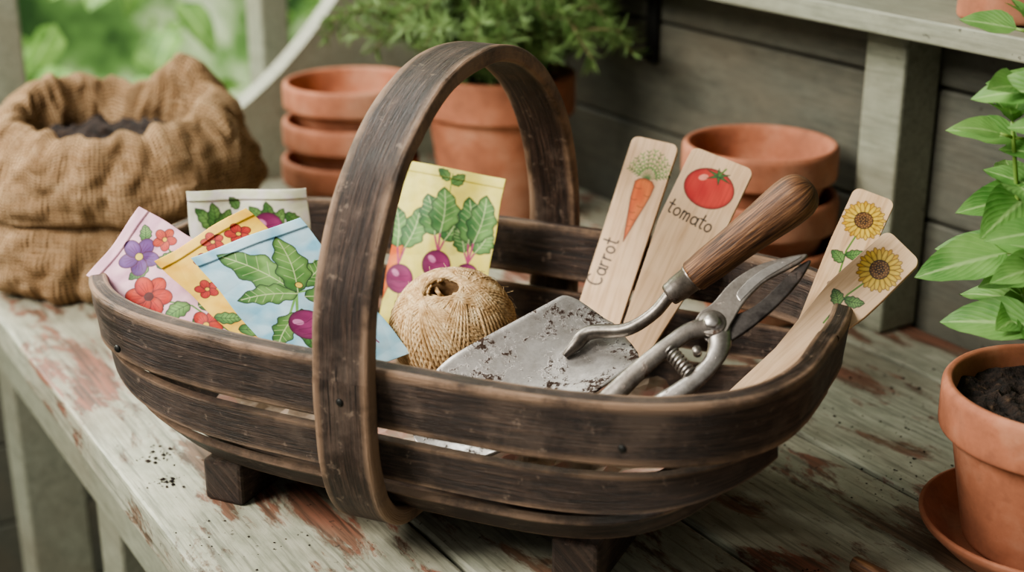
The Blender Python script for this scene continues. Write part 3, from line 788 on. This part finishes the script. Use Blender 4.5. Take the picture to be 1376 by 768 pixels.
# ------------------------------------------------------------------ twine ball
tb=empty('twine_ball'); 
Rb=.0452; ax=V((.06,-.42,.90)).normalized(); ctr=V((-.008,-.004,.121))
e1,e2=frame(ax); MB=Matrix.Rotation(BR,3,'Z')
tb.location=BC+MB@ctr; tb.rotation_euler=(0,0,BR)
cp=[(0,-Rb*.9)]+[(Rb*.975*math.sin(a),-Rb*.86*math.cos(a)) for a in np.linspace(.05,math.pi-.30,24)]+[(Rb*.24,Rb*.66),(Rb*.18,Rb*.45),(0,Rb*.38)]
lathe('ball_core',cp,M_tcore,tb,40,axis=ax)
vs=[];fs=[];uv=[]
for blk in range(24):
    phi=blk*2.399963; al=math.radians(66+12*((blk*.618)%1)); Rk=Rb*(1+.0026*blk)
    for k in range(8):
        ph=phi+k*.082; a_=al+random.uniform(-.008,.008)
        nrm=e1*(math.sin(a_)*math.cos(ph))+e2*(math.sin(a_)*math.sin(ph))+ax*math.cos(a_)
        X,Y=frame(nrm); pts=[]
        for q in range(72):
            t=2*math.pi*q/72; p=X*math.cos(t)+Y*math.sin(t)
            h=p.dot(ax); p=p-ax*(h*.13)
            pts.append(p*(Rk+.0005*noise.noise(p*3+V((blk,k,0)))))
        tubegeo(pts,.00140,7,vs,fs,uv,closed=True)
mesh('twine_strands',vs,fs,M_twine,tb,uv)
vs=[];fs=[];uv=[]
for q in range(9):
    a=random.uniform(0,6.28); b=ax*(Rb*.84)+(e1*math.cos(a)+e2*math.sin(a))*Rb*.28
    pts=catmull([b,b-ax*.005+(e1*math.cos(a+1)+e2*math.sin(a+1))*.006,b*.87+(e1*math.cos(a+2.6)+e2*math.sin(a+2.6))*.008,b*.6],7)
    tubegeo(pts,.0013,6,vs,fs,uv)
for q in range(110):
    d=V((random.gauss(0,1),random.gauss(0,1),random.gauss(0,1))).normalized(); t=d.cross(V((random.random(),random.random(),random.random()))).normalized()
    b=(d-ax*(d.dot(ax)*.13))*Rb*1.05; tubegeo(catmull([b,b+d*.002+t*.004,b+d*random.uniform(.002,.006)+t*.009],4),.00016,4,vs,fs,uv)
mesh('loose_fibres',vs,fs,M_twine,tb,uv)

# ------------------------------------------------------------------ trowel
tw=bobj('garden_trowel')
Mo=V((.113,.0,.136)); wd=V((.072,-.04,-.024)).normalized(); axd=V((-.545,-.77,-.35)).normalized(); axd=(axd-wd*axd.dot(wd)).normalized(); nb=axd.cross(wd)
if nb.z<0: nb=-nb
def hwb(v):
    sh=.0445-.010*(1-min(1,(v+.004)/.010))**2 if v<.006 else .0445+.004*min(1,(v-.006)/.08)
    if v>.095: sh*=math.sqrt(max(0,1-((v-.095)/.066)**2))
    return max(.0006,sh)
vs=[];fs=[];uv=[];nv=60;nu=28
for i in range(nv+1):
    v=-.004+.1645*i/nv; h=hwb(v)
    for j in range(nu+1):
        x=-1+2*j/nu; q=x*h
        back=-.006*(1-x*x)*max(0,1-i/6)
        d=.0105*(q/.045)**2+.0035*math.exp(-(q/.008)**2)*max(0,1-max(0,v)/.05)
        vs.append(Mo+wd*q+axd*(v+back)+nb*(d-.004)); uv.append((q,v))
for i in range(nv):
    for j in range(nu): a=i*(nu+1)+j; fs.append((a,a+1,a+nu+2,a+nu+1))
mesh('blade',vs,fs,M_blade,tw,uv,mods=[('SOLIDIFY',dict(thickness=.0016,offset=0))])
hA=V((.162,.0,.172)); hE=V((.247,.03,.252)); ha=(hE-hA).normalized()
P=catmull([Mo+axd*.036+nb*.000,Mo+axd*.026+nb*.004,Mo+axd*.012+nb*.0075,V((.135,-.014,.146)),V((.152,-.006,.158)),hA,hA+ha*.01],7)
nP=len(P); rr=[.0022+.0032*min(1,i/9) if i<14 else .0054-.0008*math.sin(min(1,(i-14)/14)*math.pi/2)*1 for i in range(nP)]
g=tubegeo(P,rr,12); mesh('shank',g[0],g[1],M_steel,tw,g[2])
lathe('ferrule',[(0,-.001),(.0078,-.001),(.0085,.001),(.0085,.004),(.0092,.006),(.0096,.018),(.0103,.0185),(.0103,.021),(0,.021)],M_steel,tw,32,hA,axis=ha)
hpf=[(0,.019),(.0106,.020),(.0118,.026),(.0126,.036),(.0130,.05),(.0138,.066),(.0150,.082),(.0162,.096),(.0165,.106),(.0156,.114),(.0122,.120),(.006,.1235),(0,.1245)]
lathe('wooden_grip',[(max(0,p.x),p.y) for p in catmull([(a,b,0) for a,b in hpf],4)],M_handle,tw,36,hA,axis=ha,wob=.03)

# ------------------------------------------------------------------ pruning shears
ps=bobj('pruning_shears')
sa=V((.617,.617,.494)).normalized(); sn=V((.08,-.67,.735)); sn=(sn-sa*sn.dot(sa)).normalized(); sb=sn.cross(sa)
if sb.x>0: sb=-sb
SP=V((.208,-.05,.174))
def S2(a,b,c=0): return SP+sa*(a*.001)+sb*(b*.001)+sn*(c*.001)
def plate(name,pts,z0,z1,mat,bev=.0008,taper=None):
    pts=[(p.x,p.y) for p in catmull([(a,b,0) for a,b in pts+[pts[0]]],4)][:-1]; n=len(pts)
    vs=[S2(a,b,z0) for a,b in pts]+[S2(a,b,z1) for a,b in pts]
    fs=[tuple(range(n)),tuple(range(n,2*n))]+[(i,(i+1)%n,n+(i+1)%n,n+i) for i in range(n)]
    return mesh(name,vs,fs,mat,ps,smooth=False,mods=[('BEVEL',dict(width=bev,segments=2,limit_method='ANGLE',angle_limit=.9))])
plate('cutting_blade',[(-10,8),(0,12),(10,12),(26,16),(40,16.5),(54,14),(68,8),(80,1),(72,-1),(58,1),(44,2.5),(26,-1),(12,-7),(2,-11),(-8,-6)],.6,3.6,M_steel)
plate('blade_bevel',[(24,1),(44,4),(60,3),(76,1.5),(66,7),(52,10),(38,10),(26,7)],3.5,4.1,M_bright,.0003)
plate('counter_blade',[(-6,4),(6,5),(14,-2),(30,-6),(50,-4),(66,-1),(80,-2.5),(70,-8),(56,-12.5),(40,-15.5),(24,-17),(10,-17),(-4,-15),(-10,-6)],-2.8,.4,M_dsteel)
def limb(name,pts,rad,mat,fl=.62):
    P=catmull([S2(*p) for p in pts],7); m=len(P); R=np.interp(np.linspace(0,1,m),np.linspace(0,1,len(rad)),rad)*.001
    g=tubegeo(P,list(R),14,flatN=sn,flat=fl); return mesh(name,g[0],g[1],mat,ps,g[2])
limb('handle_upper',[(-2,0,1),(-14,5,2),(-28,6,2),(-50,5,1),(-75,2,0),(-100,-2,-1),(-124,-8,-2)],[7.5,6.4,6,6.6,7.4,7.6,5.8],M_steel)
limb('handle_lower',[(2,-4,-1),(-6,-15,0),(-18,-22,1),(-36,-25,1),(-58,-24,0),(-84,-21,-1),(-112,-20,-2)],[8.5,7.4,6.2,6.6,7.4,7.6,5.8],M_bright)
lathe('pivot_nut',[(0,3.4e-3),(.0075,.0034),(.0075,.0045),(.0058,.0048),(.0056,.0078),(.0045,.0088),(0,.009)],M_bright,ps,6,S2(0,0,0),axis=sn)
lathe('pivot_washer',[(0,.002),(.0092,.002),(.0092,.0042),(.0085,.0047),(0,.0047)],M_steel,ps,32,S2(0,0,0),axis=sn)
pts=[]
for i in range(160):
    t=i/159; a=2*math.pi*8*t; r=4.6
    pts.append(S2(-33+r*math.cos(a),3-24*t,1+r*math.sin(a)))
g=tubegeo(pts,.0009,6); mesh('spring',g[0],g[1],M_bright,ps)
lathe('spring_stop',[(0,0),(.003,0),(.003,.006),(0,.006)],M_steel,ps,16,S2(-20,-10,0),axis=sn)

# ------------------------------------------------------------------ soil crumbs (part of the bench)
def crumbs(name,spots,mat=M_soil,z0=0):
    vs=[];fs=[]
    for (x,y,sp_,n,smin,smax) in spots:
        for _ in range(n):
            px=x+random.gauss(0,sp_);py=y+random.gauss(0,sp_); s=smin+(smax-smin)*random.random()**3
            if .849*px+.528*py<.27: continue
            b=len(vs); 
            for v in [(1,0,0),(-1,0,0),(0,1,0),(0,-1,0),(0,0,1),(0,0,-.4)]:
                vs.append((px+v[0]*s*random.uniform(.6,1.3),py+v[1]*s*random.uniform(.6,1.3),z0+s*.3+v[2]*s*random.uniform(.4,.8)))
            for f in [(0,2,4),(2,1,4),(1,3,4),(3,0,4),(2,0,5),(1,2,5),(3,1,5),(0,3,5)]: fs.append(tuple(b+i for i in f))
    o=mesh(name,vs,fs,mat,bench,smooth=False); o.data.transform(Matrix.Rotation(-BA,4,'Z')); return o
crumbs('soil_crumbs',[(-.285,1.03,.009,45,.0006,.0026),(-.27,.985,.007,30,.0006,.0026),(-.2,.87,.05,60,.0005,.0012),(.30,1.10,.05,130,.0004,.0016),(.30,.98,.03,70,.0004,.0016),(.33,1.2,.04,70,.0004,.002),(.24,.80,.05,50,.0004,.0014),(.0,1.35,.15,40,.0005,.0015),(.205,.845,.006,26,.001,.004)])
stk=empty('wooden_plant_stick',(.235,.855,.006),math.radians(-50))
g=tubegeo(catmull([(0,0,0),(.01,0,0),(.05,0,0),(.11,0,0)],6),[.003]+[.0055]*18,12); mesh('stick',g[0],g[1],M_handle,stk,g[2])

# ------------------------------------------------------------------ garden beyond
gd=empty('garden_foliage',(0,0,0),BA)
vs=[];fs=[]
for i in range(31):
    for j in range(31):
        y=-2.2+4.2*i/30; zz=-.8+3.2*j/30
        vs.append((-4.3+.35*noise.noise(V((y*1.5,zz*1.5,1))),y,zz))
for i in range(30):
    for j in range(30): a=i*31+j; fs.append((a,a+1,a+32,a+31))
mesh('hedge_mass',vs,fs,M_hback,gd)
vs=[];fs=[];uv=[]
rg=random.Random(3)
for i in range(480):
    b=V((rg.uniform(-3.4,-2.3),rg.uniform(-1.0,1.4),rg.uniform(-.7,1.2))); d=V((rg.uniform(-1,1),rg.uniform(-1,1),rg.uniform(-1,.4)))
    leafgeo(vs,fs,uv,b,d,V((rg.uniform(0,1),rg.uniform(-.5,.5),rg.uniform(.2,1))),rg.uniform(.07,.13),rg.uniform(.06,.10),.4,.3,5)
mesh('leaves',vs,fs,M_hedge,gd,uv)

# ------------------------------------------------------------------ light
w=bpy.data.worlds.new('world'); SC.world=w; w.use_nodes=True; bg=w.node_tree.nodes['Background']
bg.inputs[0].default_value=(1,.98,.94,1); bg.inputs[1].default_value=.28
def area(name,loc,target,size,power,col=(1,1,1)):
    l=bpy.data.lights.new(name,'AREA'); l.shape='RECTANGLE'; l.size=size[0]; l.size_y=size[1]; l.energy=power; l.color=col
    o=link(bpy.data.objects.new(name,l)); o.location=loc; o.rotation_euler=(V(target)-V(loc)).to_track_quat('-Z','Y').to_euler(); return o
area('left_key_light',(-1.3,.45,1.35),(0,1.05,.1),(.8,.8),48,(1,.955,.88))  # unseen key lamp added at front left, aimed at the basket
area('daylight_far_window',(-1.5,2.6,1.4),(-.1,1.1,.1),(.9,.9),44,(1,.99,.94))
area('garden_daylight',(-1.2,2.2,2.4),(-2.8,3.6,.2),(1.5,1.5),125,(1,1,.94))
SC.view_settings.view_transform='AgX'
try: SC.view_settings.look='AgX - Medium High Contrast'
except Exception: pass
SC.view_settings.exposure=.45
